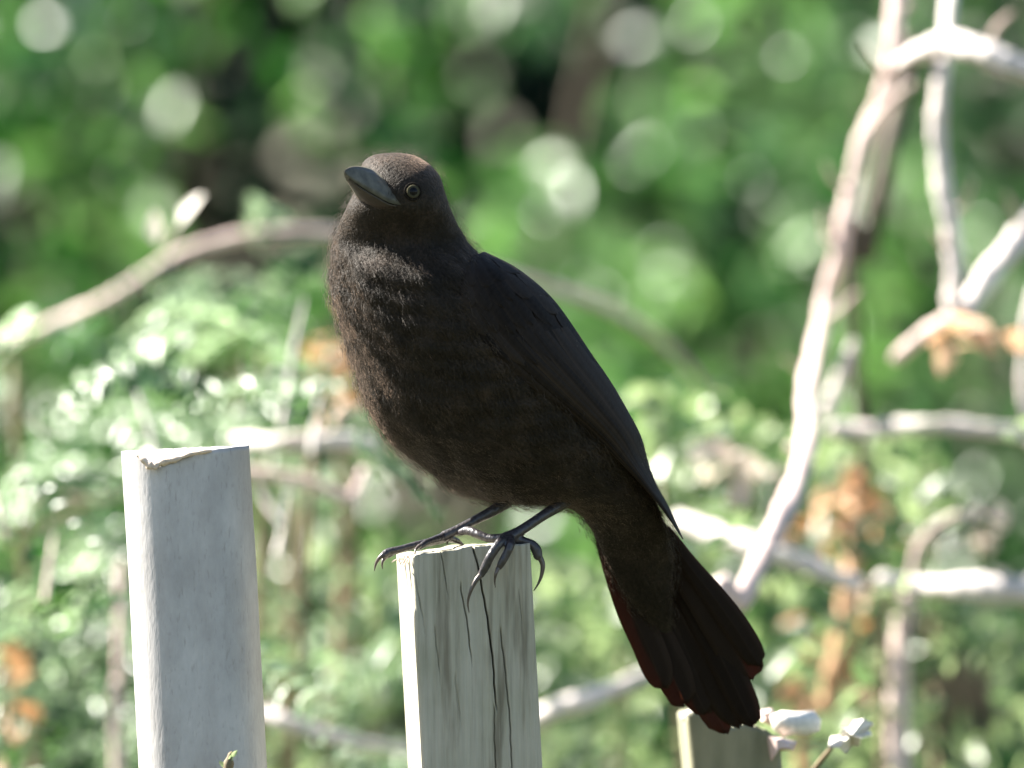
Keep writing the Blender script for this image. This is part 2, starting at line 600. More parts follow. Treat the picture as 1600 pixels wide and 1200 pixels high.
# raw lip of the break
pts = [P(px, py, yF1 + yy) for px, py, yy in [(214, 712, 0.001), (228, 722, -0.0003), (240, 729, -0.0005), (252, 723, -0.0003), (275, 717, 0.0), (300, 709, 0.0), (330, 704, 0.001)]]
v, f = tube(pts, [0.0006, 0.0012, 0.0016, 0.0012, 0.0011, 0.0009, 0.0005], 36, 8, 0.35)
link_mesh('chipped_lip', v, f, M_raw, post1)

# --- the broken stake under the tail, farther back
yF3 = 0.13
lean3 = 0.09
c3 = (xpx(1072, yF3) - lean3 * (Z0 - zpx(1120, yF3)), yF3)
prof3_u = np.array([0, 15, 30, 60, 90, 120, 150]) * S * 1.03
prof3_p = np.array([1120, 1112, 1128, 1140, 1132, 1142, 1158])


def ztop3(u, v):
    p = np.interp(u, prof3_u, prof3_p) + 3 * sm_noise(u * 900, 3) + 3 * sm_noise(v * 500, 5)
    return zpx(p, yF3)


post3 = thing('wooden_stake', 'broken mossy stake with splintered white top, under the tail of the bird', 'stake', (xpx(1160, yF3), yF3, 0), 'garden stakes')
v, f = stake_mesh(c3, 0.0395, 0.04, math.radians(5), lean3, 0.003, ztop3, None, nfront=60, nfine=50, wob=0.0002)
link_mesh('post', v, f, M_mosswood, post3)


def chunk(pts2, y, th, seed):
    """Torn piece of wood: an outline of photograph pixels given real thickness, bent and roughened."""
    r_ = np.random.default_rng(seed)
    pts2 = np.array(pts2, float)
    c_ = pts2.mean(axis=0)
    n = len(pts2)
    V = []
    layers = [(0.45, -th), (0.92, -th * 0.6), (1.0, 0), (0.9, th * 0.6), (0.45, th)]
    for s, dy in layers:
        for q in pts2:
            p = c_ + (q - c_) * s + r_.normal(0, 1.0, 2)
            V.append(P(p[0], p[1], y + dy + r_.normal(0, 0.0006) + 0.00008 * (q[0] - c_[0])))
    F = []
    for k in range(len(layers) - 1):
        for j in range(n):
            j2 = (j + 1) % n
            F.append((k * n + j, k * n + j2, (k + 1) * n + j2, (k + 1) * n + j))
    F.append(tuple(range(n - 1, -1, -1)))
    F.append(tuple((len(layers) - 1) * n + j for j in range(n)))
    return np.array(V), F


M_white = plain('bleached_wood', (0.66, 0.63, 0.57), 0.8, 0.3, 400, 0.15)
v, f = chunk([(1203, 1118), (1222, 1110), (1250, 1112), (1272, 1110), (1284, 1124), (1280, 1142), (1262, 1150), (1240, 1148), (1222, 1152), (1206, 1138)], yF3 + 0.02, 0.012, 1)
link_mesh('splinter', v, f, M_white, post3)
v, f = chunk([(1064, 1116), (1080, 1106), (1098, 1108), (1102, 1120), (1086, 1126), (1068, 1126)], yF3 + 0.012, 0.01, 2)
link_mesh('splinter', v, f, M_white, post3)
v, f = chunk([(1200, 1150), (1222, 1152), (1246, 1160), (1240, 1172), (1216, 1172), (1204, 1190)], yF3 + 0.006, 0.006, 3)
link_mesh('splinter', v, f, M_pink, post3, smooth=False)
v, f = chunk([(1186, 1110), (1205, 1106), (1214, 1122), (1204, 1134), (1190, 1128)], yF3 + 0.025, 0.008, 4)
link_mesh('splinter', v, f, M_pink, post3, smooth=False)

# ------------------------------------------------------------------ the bird
bird = thing('bird', 'dark brown-black bird with pale grey bill perched on top of the cracked stake', 'bird', P(730, 852, -0.005))

ST = np.array([  # left px, left py, right px, right py, depth of the middle (mm), half depth (mm)
    (620, 238.5, 622, 238.5, -14, 0.6),
    (600, 239.5, 645, 242, -14, 6.0),
    (580, 244, 662, 250, -14.5, 10.5),
    (567, 254, 675, 260, -15.5, 14.5),
    (561, 275, 688, 277, -17, 17.8),
    (553, 300, 696, 302, -18, 19.5),
    (541, 325, 704, 326, -17, 20),
    (529, 350, 716, 352, -13, 19.5),
    (519, 378, 733, 380, -8, 22),
    (516, 402, 752, 400, -6.5, 27.5),
    (518, 432, 786, 430, -6, 33.5),
    (521, 470, 830, 468, -4, 37.5),
    (530, 505, 864, 502, -2, 40),
    (543, 540, 891, 538, 0, 41.5),
    (557, 577, 917, 573, 2, 42),
    (566, 617, 942, 610, 4, 41.5),
    (581, 652, 962, 643, 6, 40.5),
    (606, 685, 978, 673, 8, 38.5),
    (644, 716, 992, 700, 10, 36),
    (692, 753, 1003, 728, 13, 32),
    (752, 779, 1012, 752, 16, 28),
    (822, 787, 1022, 776, 19, 24),
    (880, 791, 1032, 800, 22, 19),
    (908, 806, 1040, 822, 25, 15),
    (928, 835, 1046, 845, 29, 11),
    (943, 868, 1052, 870, 33, 7.0),
    (963, 908, 1050, 903, 37, 5.0),
    (986, 942, 1048, 934, 41, 3.6),
    (1010, 968, 1048, 960, 45, 2.2),
    (1034, 992, 1050, 986, 49, 0.5)], float)
NU, NV = 190, 84
ROW = spline(ST, NU)


def body_pt(row, a, off=0.0):
    L = row[..., 0:2]; R = row[..., 2:4]
    C = (L + R) / 2
    E = (R - L) / 2
    ca, sa = np.cos(a), np.sin(a)
    px = C[..., 0] + E[..., 0] * ca
    py = C[..., 1] + E[..., 1] * ca
    y = (row[..., 4] - row[..., 5] * sa) / 1000
    k = (D + y) / D
    return np.stack([(px - 800) * S * k, y, Z0 + (600 - py) * S * k], axis=-1)


def body_y_front(px, py):
    """Depth of the near side of the body at a photograph pixel."""
    t = ((px - ROW[:, 0]) * (ROW[:, 2] - ROW[:, 0]) + (py - ROW[:, 1]) * (ROW[:, 3] - ROW[:, 1])) / ((ROW[:, 2] - ROW[:, 0]) ** 2 + (ROW[:, 3] - ROW[:, 1]) ** 2)
    qx = ROW[:, 0] + t * (ROW[:, 2] - ROW[:, 0]); qy = ROW[:, 1] + t * (ROW[:, 3] - ROW[:, 1])
    d = (px - qx) ** 2 + (py - qy) ** 2
    k = int(np.argmin(d + np.where((t < 0) | (t > 1), 1e4, 0)))
    c = np.clip(2 * t[k] - 1, -1, 1)
    return (ROW[k, 4] - ROW[k, 5] * math.sqrt(max(0, 1 - c * c))) / 1000


ang = np.linspace(0, 2 * np.pi, NV, endpoint=False)
BV = body_pt(ROW[:, None, :], ang[None, :])
nrm = np.cross(np.roll(BV, -1, axis=1) - np.roll(BV, 1, axis=1), np.gradient(BV, axis=0))
nrm /= np.linalg.norm(nrm, axis=2)[..., None] + 1e-12
cen = BV.mean(axis=1, keepdims=True)
sgn = np.sign((nrm * (BV - cen)).sum(axis=2))[..., None]
nrm *= np.where(sgn == 0, 1, sgn)
lump = 0.0007 * (np.sin(BV[..., 0] * 520 + BV[..., 2] * 310) + np.sin(BV[..., 2] * 690 - BV[..., 1] * 480) + np.sin(BV[..., 0] * 230 + BV[..., 1] * 700))
lump[:3] = 0
lump *= np.clip((np.arange(NU) - 42) / 25, 0.12, 1)[:, None]
lump *= np.clip((NU - 25 - np.arange(NU)) / 30, 0.1, 1)[:, None]
chest = np.exp(-((np.arange(NU) - 75) / 22.0) ** 2)[:, None]
clump_ = np.sin(BV[..., 0] * 950 + 2 * np.sin(BV[..., 2] * 300)) * np.sin(BV[..., 2] * 800 + 2 * np.sin(BV[..., 0] * 410 + BV[..., 1] * 500)) + 0.6 * np.sin(BV[..., 1] * 1100 + BV[..., 2] * 700)
BVd = BV + nrm * (lump * (0.55 + 0.3 * chest) + 0.00034 * chest * clump_)[..., None]
nr2 = np.cross(np.roll(BVd, -1, axis=1) - np.roll(BVd, 1, axis=1), np.gradient(BVd, axis=0))
nr2 /= np.linalg.norm(nr2, axis=2)[..., None] + 1e-12
nrm = nr2 * np.where((nr2 * nrm).sum(axis=2) < 0, -1, 1)[..., None]
V = BVd.reshape(-1, 3)
F = []
for i in range(NU - 1):
    for j in range(NV):
        j2 = (j + 1) % NV
        F.append((i * NV + j, i * NV + j2, (i + 1) * NV + j2, (i + 1) * NV + j))
F.append(tuple(range(NV - 1, -1, -1)))
F.append(tuple((NU - 1) * NV + j for j in range(NV)))
body = link_mesh('body', V, F, M_plume, bird)

# contour feathers: small rounded tongues lying backwards over the body
tan_u = np.gradient(BV, axis=0)
tan_u /= np.linalg.norm(tan_u, axis=2)[..., None] + 1e-12


def plume(nf, l0, l1, wr, lift, seed, i0=4, i1=NU - 16, barbs=False):
    r_ = np.random.default_rng(seed)
    area = np.linalg.norm(np.cross(np.gradient(BV, axis=0), np.gradient(BV, axis=1)), axis=2)
    area[:i0] = 0; area[i1:] = 0
    pr = area.ravel() / area.sum()
    idx = r_.choice(NU * NV, nf, p=pr)
    ii, jj = idx // NV, idx % NV
    p = BVd[ii, jj] + 0.0
    t = tan_u[ii, jj]; n = nrm[ii, jj]
    t = t - n * (t * n).sum(1)[:, None]
    t /= np.linalg.norm(t, axis=1)[:, None] + 1e-9
    p = p + r_.normal(0, 0.0012, (nf, 3)) - n * (r_.normal(0, 0.0012, (nf, 3)) * n).sum(1)[:, None]
    w = np.cross(n, t)
    yaw = r_.normal(0, 0.28, nf)[:, None]
    t, w = t * np.cos(yaw) + w * np.sin(yaw), w * np.cos(yaw) - t * np.sin(yaw)
    hd = np.clip((ii - 4) / 60.0, 0.5, 1)          # short on the face
    L = (r_.uniform(l0, l1, nf) * hd)[:, None]
    li = np.abs(r_.normal(lift, lift * 0.5, nf))[:, None]
    Wd = L * wr
    if barbs:
        v = np.stack([p - w * Wd, p + w * Wd, p + t * L + n * (li * L)], axis=1)
        tr = np.arange(nf * 3).reshape(-1, 3)[:, ::-1]
        nn_ = n + r_.normal(0, 0.09, (nf, 3)) + 0.06 * t
        nn_ /= np.linalg.norm(nn_, axis=1)[:, None]
        return v.reshape(-1, 3), tr, np.repeat(nn_, 3, axis=0)


v2, t2, n2_ = plume(150000, 0.0022, 0.0048, 0.04, 0.045, 12, i0=3, i1=NU - 4, barbs=True)
o = link_arrays('down', v2, t2, M_plume, bird, kind='stuff', normals=n2_)

# --- wing
WS = np.array([
    (735, 402, 757, 393), (722, 430, 800, 414), (721, 465, 836, 440), (732, 502, 866, 469), (751, 534, 892, 504),
    (785, 568, 924, 552), (835, 610, 955, 597), (885, 647, 983, 645), (930, 685, 1002, 682), (970, 724, 1013, 722),
    (1006, 762, 1026, 757), (1037, 800, 1047, 795), (1066, 842, 1068, 842)], float)
wy = []
for k, q in enumerate(WS):
    yf = body_y_front(q[0], q[1])
    s_ = np.linspace(0, 1, 13)
    if k > 8:
        yf = wy[-1][0] + 0.006
    yb = (ROW[np.argmin((ROW[:, 2] - q[2]) ** 2 + (ROW[:, 3] - q[3]) ** 2), 4]) / 1000 + 0.002
    if k > 8:
        yb = max(yf + 0.001, 0.024 + 0.001 * (k - 8))
    wy.append((yf + (0.0009 if k < 5 else 0.0002 if k < 8 else -0.0008), yb))
WSY = np.column_stack([WS, np.array(wy)])
wing_rows = spline(WSY, 121)


def wing_pt(t, s, off=0.0):
    """Wing surface: t from shoulder to tip, s from the front edge to the back edge."""
    q = wing_rows[int(np.clip(round(t * 120), 0, 120))]
    px = q[0] + (q[2] - q[0]) * s
    py = q[1] + (q[3] - q[1]) * s
    y = q[5] + (q[4] - q[5]) * math.sqrt(max(0.0, 1 - s ** 2.2)) - 0.0016 * math.sin(math.pi * min(1, s)) ** 0.7 - off
    return P(px, py, y)


V, F = [], []
NS = 22
for i in range(0, 121, 2):
    t = i / 120
    ring = [wing_pt(t, s) for s in np.linspace(0, 1, NS)] + [wing_pt(t, s, -0.0035) for s in np.linspace(0.97, 0.03, NS)]
    V += ring
n = 2 * NS
m = 61
for k in range(m - 1):
    for j in range(n):
        j2 = (j + 1) % n
        F.append((k * n + j, k * n + j2, (k + 1) * n + j2, (k + 1) * n + j))
F.append(tuple(range(n - 1, -1, -1)))
F.append(tuple((m - 1) * n + j for j in range(n)))
wing = link_mesh('wing', np.array(V), F, M_wing, bird)


def wing_feather(t0, t1, s0, s1, w, off, nseg=16, taper=0.5):
    V, F = [], []
    for k in range(nseg + 1):
        f = k / nseg
        t = t0 + (t1 - t0) * f
        s = s0 + (s1 - s0) * f
        e = 1 - max(0, (f - (1 - taper * 0.35)) / (taper * 0.35)) ** 2
        ww = w * math.sqrt(max(0.0, e)) * (0.55 + 0.45 * min(1, f * 3))
        for q, h in ((-1, -0.0003), (-0.35, 0.0004), (0.05, 0.00075), (0.4, 0.0004), (1, -0.0006)):
            ss = min(1.0, max(0.0, s + q * ww))
            V.append(wing_pt(t, ss, off + h * (0.7 - f * 0.3) + 0.0005 * f))
    c = 5
    for k in range(nseg):
        for j in range(c - 1):
            F.append((k * c + j, k * c + j + 1, (k + 1) * c + j + 1, (k + 1) * c + j))
    return np.array(V), F


for k in range(9):
    s = 0.07 + 0.105 * k
    v, f = wing_feather(0.34, [1.0, 0.985, 0.96, 0.93, 0.90, 0.86, 0.80, 0.74, 0.68][k], s, s + 0.03, 0.085, 0.0004 + 0.0003 * (k % 2) + 0.00012 * k, 26)
    link_mesh('flight_feather', v, f, M_wing, wing)
for t0, ln, ns, of in ((0.36, 0.20, 7, 0.0007), (0.26, 0.17, 7, 0.0009), (0.17, 0.15, 7, 0.0011), (0.09, 0.13, 6, 0.0013), (0.03, 0.11, 4, 0.0014)):
    for k in range(ns):
        s = (k + 0.5 + 0.15 * rng.normal()) / ns
        v, f = wing_feather(t0 + rng.uniform(-0.012, 0.012), t0 + ln + rng.uniform(-0.02, 0.02), s, s + 0.02, 0.62 / ns, of, 10, 1.4)
        link_mesh('covert_feather', v, f, M_wing, wing)
v, f = tube([P(789, 456, body_y_front(789, 456) - 0.0075), P(797, 458, body_y_front(797, 458) - 0.008), P(803, 461, body_y_front(803, 461) - 0.0075)], [0.0003, 0.0006, 0.0003], 8, 6)
link_mesh('pale_fleck', v, f, M_white, wing)

# worn paler edges and shafts of the quills
def edge_attr(o, cols):
    a = o.data.attributes.new('edge', 'FLOAT', 'POINT')
    n_ = len(o.data.vertices)
    a.data.foreach_set('value', np.tile(np.array(cols, dtype=np.float32), n_ // len(cols) + 1)[:n_])


for o in list(wing.children):
    if o.name.startswith('flight_feather'):
        edge_attr(o, (0.55, 0.0, 0.12, 0.0, 0.15))
    elif o.name.startswith('covert_feather'):
        edge_attr(o, (0.22, 0.0, 0.05, 0.0, 0.12))

# --- far wing, seen only as a sliver from other sides
FW = [(735, 420, 22), (755, 480, 36), (800, 560, 43), (860, 640, 42), (920, 710, 38), (985, 780, 34), (1030, 825, 33)]
V, F = [], []
sec = spline(np.array([(q[0], q[1], q[2], w) for q, w in zip(FW, (20, 55, 75, 70, 50, 28, 5))]), 40)
for q in sec:
    for j, a in enumerate(np.linspace(0, 2 * np.pi, 14, endpoint=False)):
        V.append(P(q[0] + q[3] * 0.8 * math.cos(a), q[1] - q[3] * 0.55 * math.cos(a), q[2] / 1000 + 0.004 * math.sin(a) - 0.012 * math.cos(a) ** 2))
for k in range(39):
    for j in range(14):
        j2 = (j + 1) % 14
        F.append((k * 14 + j, k * 14 + j2, (k + 1) * 14 + j2, (k + 1) * 14 + j))
F.append(tuple(range(13, -1, -1))); F.append(tuple(39 * 14 + j for j in range(14)))
link_mesh('wing', np.array(V), F, M_wing, bird)

# --- tail: a fan of feathers under the coverts
TF = [  # base px, mid px, end px, half width at the end (px), depth of the base and end
    ((938, 822), (982, 942), (1038, 1074), 21, 0.030, 0.052),
    ((946, 820), (1000, 950), (1072, 1100), 24, 0.032, 0.056),
    ((957, 818), (1020, 955), (1106, 1116), 24, 0.034, 0.060),
    ((968, 816), (1034, 955), (1136, 1146), 24, 0.035, 0.063),
    ((984, 816), (1060, 950), (1158, 1134), 26, 0.035, 0.062),
    ((1002, 818), (1086, 948), (1179, 1134), 20, 0.034, 0.060),
    ((1020, 822), (1104, 940), (1176, 1062), 27, 0.033, 0.057),
    ((1038, 828), (1118, 934), (1187, 1040), 17, 0.031, 0.054)]
tail_v = []
tail = None
for k, (A, B, C, w, ya, yb) in enumerate(TF):
    cl = spline(np.array([(*A, ya), ((A[0] + B[0]) / 2 - 2, (A[1] + B[1]) / 2, ya * 0.7 + yb * 0.3), (*B, (ya + yb) / 2), ((B[0] + C[0]) / 2 + 3, (B[1] + C[1]) / 2, ya * 0.25 + yb * 0.75), (*C, yb)]), 30)
    V, F = [], []
    r_ = np.random.default_rng(40 + k)
    for i in range(30):
        f = i / 29
        d = cl[min(29, i + 1), :2] - cl[max(0, i - 1), :2]
        d /= np.linalg.norm(d)
        nn = np.array([-d[1], d[0]])
        e = 1 - max(0, (f - 0.82) / 0.18) ** 2.0
        ww = w * (0.5 + 0.5 * min(1, f * 1.6)) * math.sqrt(max(0.02, e))
        for q, h in ((-1, 0.0012), (-0.5, 0.0004), (0, -0.0005), (0.08, -0.0008), (0.16, -0.0005), (0.6, 0.0003), (1, 0.0012)):
            jx = r_.normal(0, 2.2) if f > 0.93 else r_.normal(0, 0.25)
            p = cl[i, :2] + nn * q * ww * 1.2 + d * jx
            V.append(P(p[0], p[1], cl[i, 2] + h * 0.5 + 0.00035 * (k % 2)))
    c = 7
    for i in range(29):
        for j in range(c - 1):
            F.append((i * c + j, i * c + j + 1, (i + 1) * c + j + 1, (i + 1) * c + j))
    if tail is None:
        tb = [P(975 + 0 * q, 815 + 60 * q, 0.03 + 0.006 * q) for q in (0, 0.5, 1)]
        v_, f_ = tube(tb, [0.009, 0.007, 0.003], 10, 12)
        tail = link_mesh('tail', v_, f_, M_tail, bird)
    o = link_mesh('tail_feather', np.array(V), F, M_tail, tail)
    edge_attr(o, (0.5, 0.05, 0.0, 0.30, 0.0, 0.0, 0.25))
    md = o.modifiers.new('thickness', 'SOLIDIFY'); md.thickness = 0.0003

# --- bill: each half lofted through its ridge and cutting edges (photograph px, px, depth in mm)
def bill_half(ridge, near, far, bulge_n, n=30):
    R_, N_, Q_ = (spline(np.array([P(a, b, c / 1000) for a, b, c in L]), n) for L in (ridge, near, far))
    V, F = [], []
    for i in range(n):
        r0, a0, b0 = R_[i], N_[i], Q_[i]
        mid = (a0 + b0) / 2
        out_n = (r0 + a0) / 2 - mid
        out_f = (r0 + b0) / 2 - mid
        m1 = (r0 + a0) / 2 + out_n * bulge_n
        m2 = (r0 + b0) / 2 + out_f * bulge_n
        k1 = r0 * 0.72 + a0 * 0.28 + out_n * bulge_n * 0.8
        k2 = r0 * 0.72 + b0 * 0.28 + out_f * bulge_n * 0.8
        l1 = r0 * 0.22 + a0 * 0.78 + out_n * bulge_n * 0.75
        l2 = r0 * 0.22 + b0 * 0.78 + out_f * bulge_n * 0.75
        V += [q_ + np.array([0, -0.0047, 0]) for q_ in (b0, l2, m2, k2, r0, k1, m1, l1, a0, mid + (r0 - mid) * 0.12)]
    m = 10
    for i in range(n - 1):
        for j in range(m):
            j2 = (j + 1) % m
            F.append((i * m + j, i * m + j2, (i + 1) * m + j2, (i + 1) * m + j))
    F.append(tuple(range(m - 1, -1, -1))); F.append(tuple((n - 1) * m + j for j in range(m)))
    return np.array(V), F


tom_near = [(629, 321, -32.5), (611, 318, -36.5), (592, 308, -39.5), (571, 296, -43.0), (553, 283, -46.0), (541, 272, -47.2)]
tom_far = [(564, 316, -20), (559, 309, -26), (553, 301, -33), (547, 291, -39), (541, 281, -44.0), (538.5, 274, -46.6)]
v, f = bill_half([(597, 275, -27), (589, 270, -31), (579, 263.5, -35.5), (562, 260, -40.5), (546, 261.5, -45), (538, 267.5, -47.6)], tom_near, tom_far, 0.13)
link_mesh('upper_mandible', v, f, M_beak, bird)
tn2 = [(627, 322, -32.0), (610, 319.5, -36.0), (592, 310, -39.0), (572, 298.5, -42.4), (556, 288, -44.6), (546, 279, -45.8)]
tf2 = [(563, 318, -20), (559, 311, -26), (554, 303, -32.5), (549, 294, -38.5), (545, 287, -42.6), (544, 282, -45.2)]
v, f = bill_half([(600, 333, -28), (590, 326, -32), (576, 317, -36), (562, 306, -39.5), (553, 295, -42.5), (546, 284, -44.8)], tn2, tf2, 0.10)
link_mesh('lower_mandible', v, f, plain('horn_shade_brown', (0.035, 0.026, 0.02), 0.5), bird)  # brown of the lower half holds the shade under the bill

# --- eye
def sphere(c, r, n=16, m=24, sq=(1, 1, 1)):
    V, F = [], []
    for i in range(n + 1):
        th = math.pi * i / n
        for j in range(m):
            a = 2 * math.pi * j / m
            V.append(c + r * np.array([math.sin(th) * math.cos(a) * sq[0], math.cos(th) * sq[1], math.sin(th) * math.sin(a) * sq[2]]))
    for i in range(n):
        for j in range(m):
            j2 = (j + 1) % m
            F.append((i * m + j, (i + 1) * m + j, (i + 1) * m + j2, i * m + j2))
    return np.array(V), F


def ring(c, nrm_, r0, r1, h, n=40, m=8):
    """A flat torus round axis nrm_: radius r0, tube r1."""
    nrm_ = nrm_ / np.linalg.norm(nrm_)
    u = np.cross(nrm_, [0, 0, 1.0]); u /= np.linalg.norm(u)
    w = np.cross(nrm_, u)
    V, F = [], []
    for i in range(n):
        a = 2 * math.pi * i / n
        d = u * math.cos(a) + w * math.sin(a)
        for j in range(m):
            b_ = 2 * math.pi * j / m
            V.append(c + d * (r0 + r1 * math.cos(b_)) + nrm_ * h * math.sin(b_))
    for i in range(n):
        i2 = (i + 1) % n
        for j in range(m):
            j2 = (j + 1) % m
            F.append((i * m + j, i2 * m + j, i2 * m + j2, i * m + j2))
    return np.array(V), F


ey = body_y_front(645, 300)
ec = P(644, 300, ey + 0.0006)
en = np.array([0.22, -0.97, 0.08]); en /= np.linalg.norm(en)
v, f = sphere(ec, 0.0030)
eye = link_mesh('eye', v, f, M_pupil, bird)
v, f = ring(ec + en * 0.0021, en, 0.00185, 0.00085, 0.0004)
link_mesh('iris', v, f, M_iris, eye)
v, f = ring(ec + en * 0.0013, en, 0.0032, 0.0006, 0.0004)
link_mesh('eyelid', v, f, M_lid, eye)


# --- legs: tarsus and toes one smooth skin, claws their own
def skin(name, tubes, mat, parent, voxel=0.00042):
    v, f = join([tube(*t) for t in tubes])
    o = link_mesh(name, v, f, mat, parent)
    md = o.modifiers.new('remesh', 'REMESH'); md.mode = 'VOXEL'; md.voxel_size = voxel
    sm = o.modifiers.new('smooth', 'SMOOTH'); sm.factor = 0.5; sm.iterations = 4
    dg = bpy.context.evaluated_depsgraph_get()
    me = bpy.data.meshes.new_from_object(o.evaluated_get(dg))
    me.shade_smooth()
    o.modifiers.clear()
    old = o.data
    o.data = me
    me.name = name
    bpy.data.meshes.remove(old)
    return o


def pxs(lst):
    return [P(*q) for q in lst]


mmr = lambda *a: [q / 1000 for q in a]
FY = yF2 - 0.0022
# near leg (bird's left), right in the picture
legA = skin('leg', [
    (pxs([(905, 764, 0.006), (880, 785, 0.001), (845, 808, -0.006), (812, 830, -0.012), (790, 841, -0.016)]), mmr(3.4, 2.7, 2.15, 2.2, 2.6), 30, 12),
    (pxs([(790, 841, -0.016), (764, 841, -0.012), (745, 834, -0.009), (731, 829, -0.005), (716, 833, 0.0)]), mmr(2.3, 1.8, 1.9, 1.9, 1.3), 24, 10),
    (pxs([(788, 842, -0.018), (780, 849, FY), (767, 868, FY - 0.001), (758, 886, FY), (751, 899, FY + 0.0005)]), mmr(2.3, 2.0, 1.9, 1.9, 1.5), 24, 10),
    (pxs([(797, 843, -0.017), (797, 852, FY + 0.001), (791, 866, FY), (784, 879, FY), (779, 888, FY + 0.0005)]), mmr(2.2, 1.9, 1.8, 1.7, 1.2), 24, 10),
    (pxs([(795, 840, -0.014), (815, 845, -0.012), (830, 850, -0.012), (838, 859, -0.012), (841, 871, -0.012)]), mmr(2.2, 1.9, 1.9, 2.2, 1.9), 24, 10),
], M_leg, bird)
# far leg, left in the picture
legB = skin('leg', [
    (pxs([(792, 783, 0.010), (772, 797, 0.006), (742, 813, 0.003), (712, 829, 0.0), (694, 838, -0.001)]), mmr(3.0, 2.4, 1.95, 1.95, 2.3), 30, 12),
    (pxs([(694, 839, -0.001), (678, 845, -0.003), (650, 851, -0.006), (625, 858, -0.008), (606, 863, -0.009), (598, 869, -0.010)]), mmr(2.1, 1.7, 1.45, 1.5, 1.7, 1.5), 30, 10),
    (pxs([(692, 842, 0.001), (672, 848, 0.003), (645, 854, 0.004), (618, 861, 0.004), (606, 868, 0.003)]), mmr(1.9, 1.5, 1.4, 1.5, 1.3), 24, 10),
    (pxs([(690, 840, -0.002), (676, 844, -0.009), (664, 849, -0.014), (655, 856, -0.017)]), mmr(1.9, 1.5, 1.4, 1.2), 20, 10),
    (pxs([(694, 839, 0.0), (704, 842, 0.006), (716, 846, 0.010)]), mmr(2.0, 1.6, 1.2), 16, 10),
], M_leg, bird)


def claw(leg, pts, r0):
    n = len(pts)
    v, f = tube(pxs(pts), [r0 * (1 - 0.86 * k / (n - 1)) for k in range(n)], 16, 8)
    link_mesh('claw', v, f, M_claw, leg)


claw(legA, [(752, 897, FY + 0.0003), (743, 908, FY - 0.001), (735, 925, FY - 0.0012), (731, 942, FY), (733, 957, FY + 0.001)], 0.0012)
claw(legA, [(779, 886, FY + 0.0003), (775, 896, FY - 0.001), (773, 907, FY), (774, 918, FY + 0.001)], 0.0010)
claw(legA, [(842, 868, -0.012), (848, 882, -0.012), (846, 899, -0.012), (841, 912, -0.012), (834, 923, -0.012)], 0.0013)
claw(legA, [(718, 832, -0.001), (708, 836, 0.001), (700, 845, 0.002), (698, 852, 0.002)], 0.0011)
claw(legB, [(600, 866, -0.010), (592, 873, -0.010), (587, 882, -0.010), (585, 892, -0.010)], 0.0012)
claw(legB, [(607, 866, 0.003), (600, 873, 0.002), (597, 881, 0.001), (598, 889, 0.001)], 0.0011)
claw(legB, [(656, 853, -0.017), (650, 858, -0.0215), (648, 866, -0.0235)], 0.0010)
claw(legB, [(714, 846, 0.010), (722, 850, 0.012), (726, 856, 0.0135)], 0.0010)


# ------------------------------------------------------------------ leaves
def leaves(p, d, n, L, W, fold=0.18):
    """Folded leaf blades: base p, direction d, face normal n, length L, width W -> verts, tris."""
    d = d / (np.linalg.norm(d, axis=1)[:, None] + 1e-9)
    n = n - d * (n * d).sum(1)[:, None]
    n /= np.linalg.norm(n, axis=1)[:, None] + 1e-9
    w = np.cross(d, n)
    L = L[:, None]; W = W[:, None]
    up = n * W * fold
    v = np.stack([p, p + d * L * 0.42, p + d * L * 0.38 - w * W * 0.5 + up, p + d * L * 0.38 + w * W * 0.5 + up,
                  p + d * L * 0.75 - w * W * 0.36 + up * 0.6 - n * L * 0.05, p + d * L * 0.75 + w * W * 0.36 + up * 0.6 - n * L * 0.05, p + d * L - n * L * 0.12], axis=1)
    tri = np.array([(0, 1, 2), (0, 3, 1), (2, 1, 4), (1, 3, 5), (1, 6, 4), (1, 5, 6)])
    t = (np.arange(len(p))[:, None, None] * 7 + tri[None]).reshape(-1, 3)
    return v.reshape(-1, 3), t


def unit(r_, n):
    v = r_.normal(0, 1, (n, 3))
    return v / np.linalg.norm(v, axis=1)[:, None]


def field(p, seed, f=1.0):
    """Smooth pseudo-random field in about [-1, 1]."""
    r_ = np.random.default_rng(seed)
    out = np.zeros(len(p))
    for k in range(7):
        q = unit(r_, 1)[0] * f * (1.0 + 0.8 * k)
        out += np.sin(p @ q + r_.uniform(0, 6.28)) / (1 + 0.35 * k)
    return out / 2.2


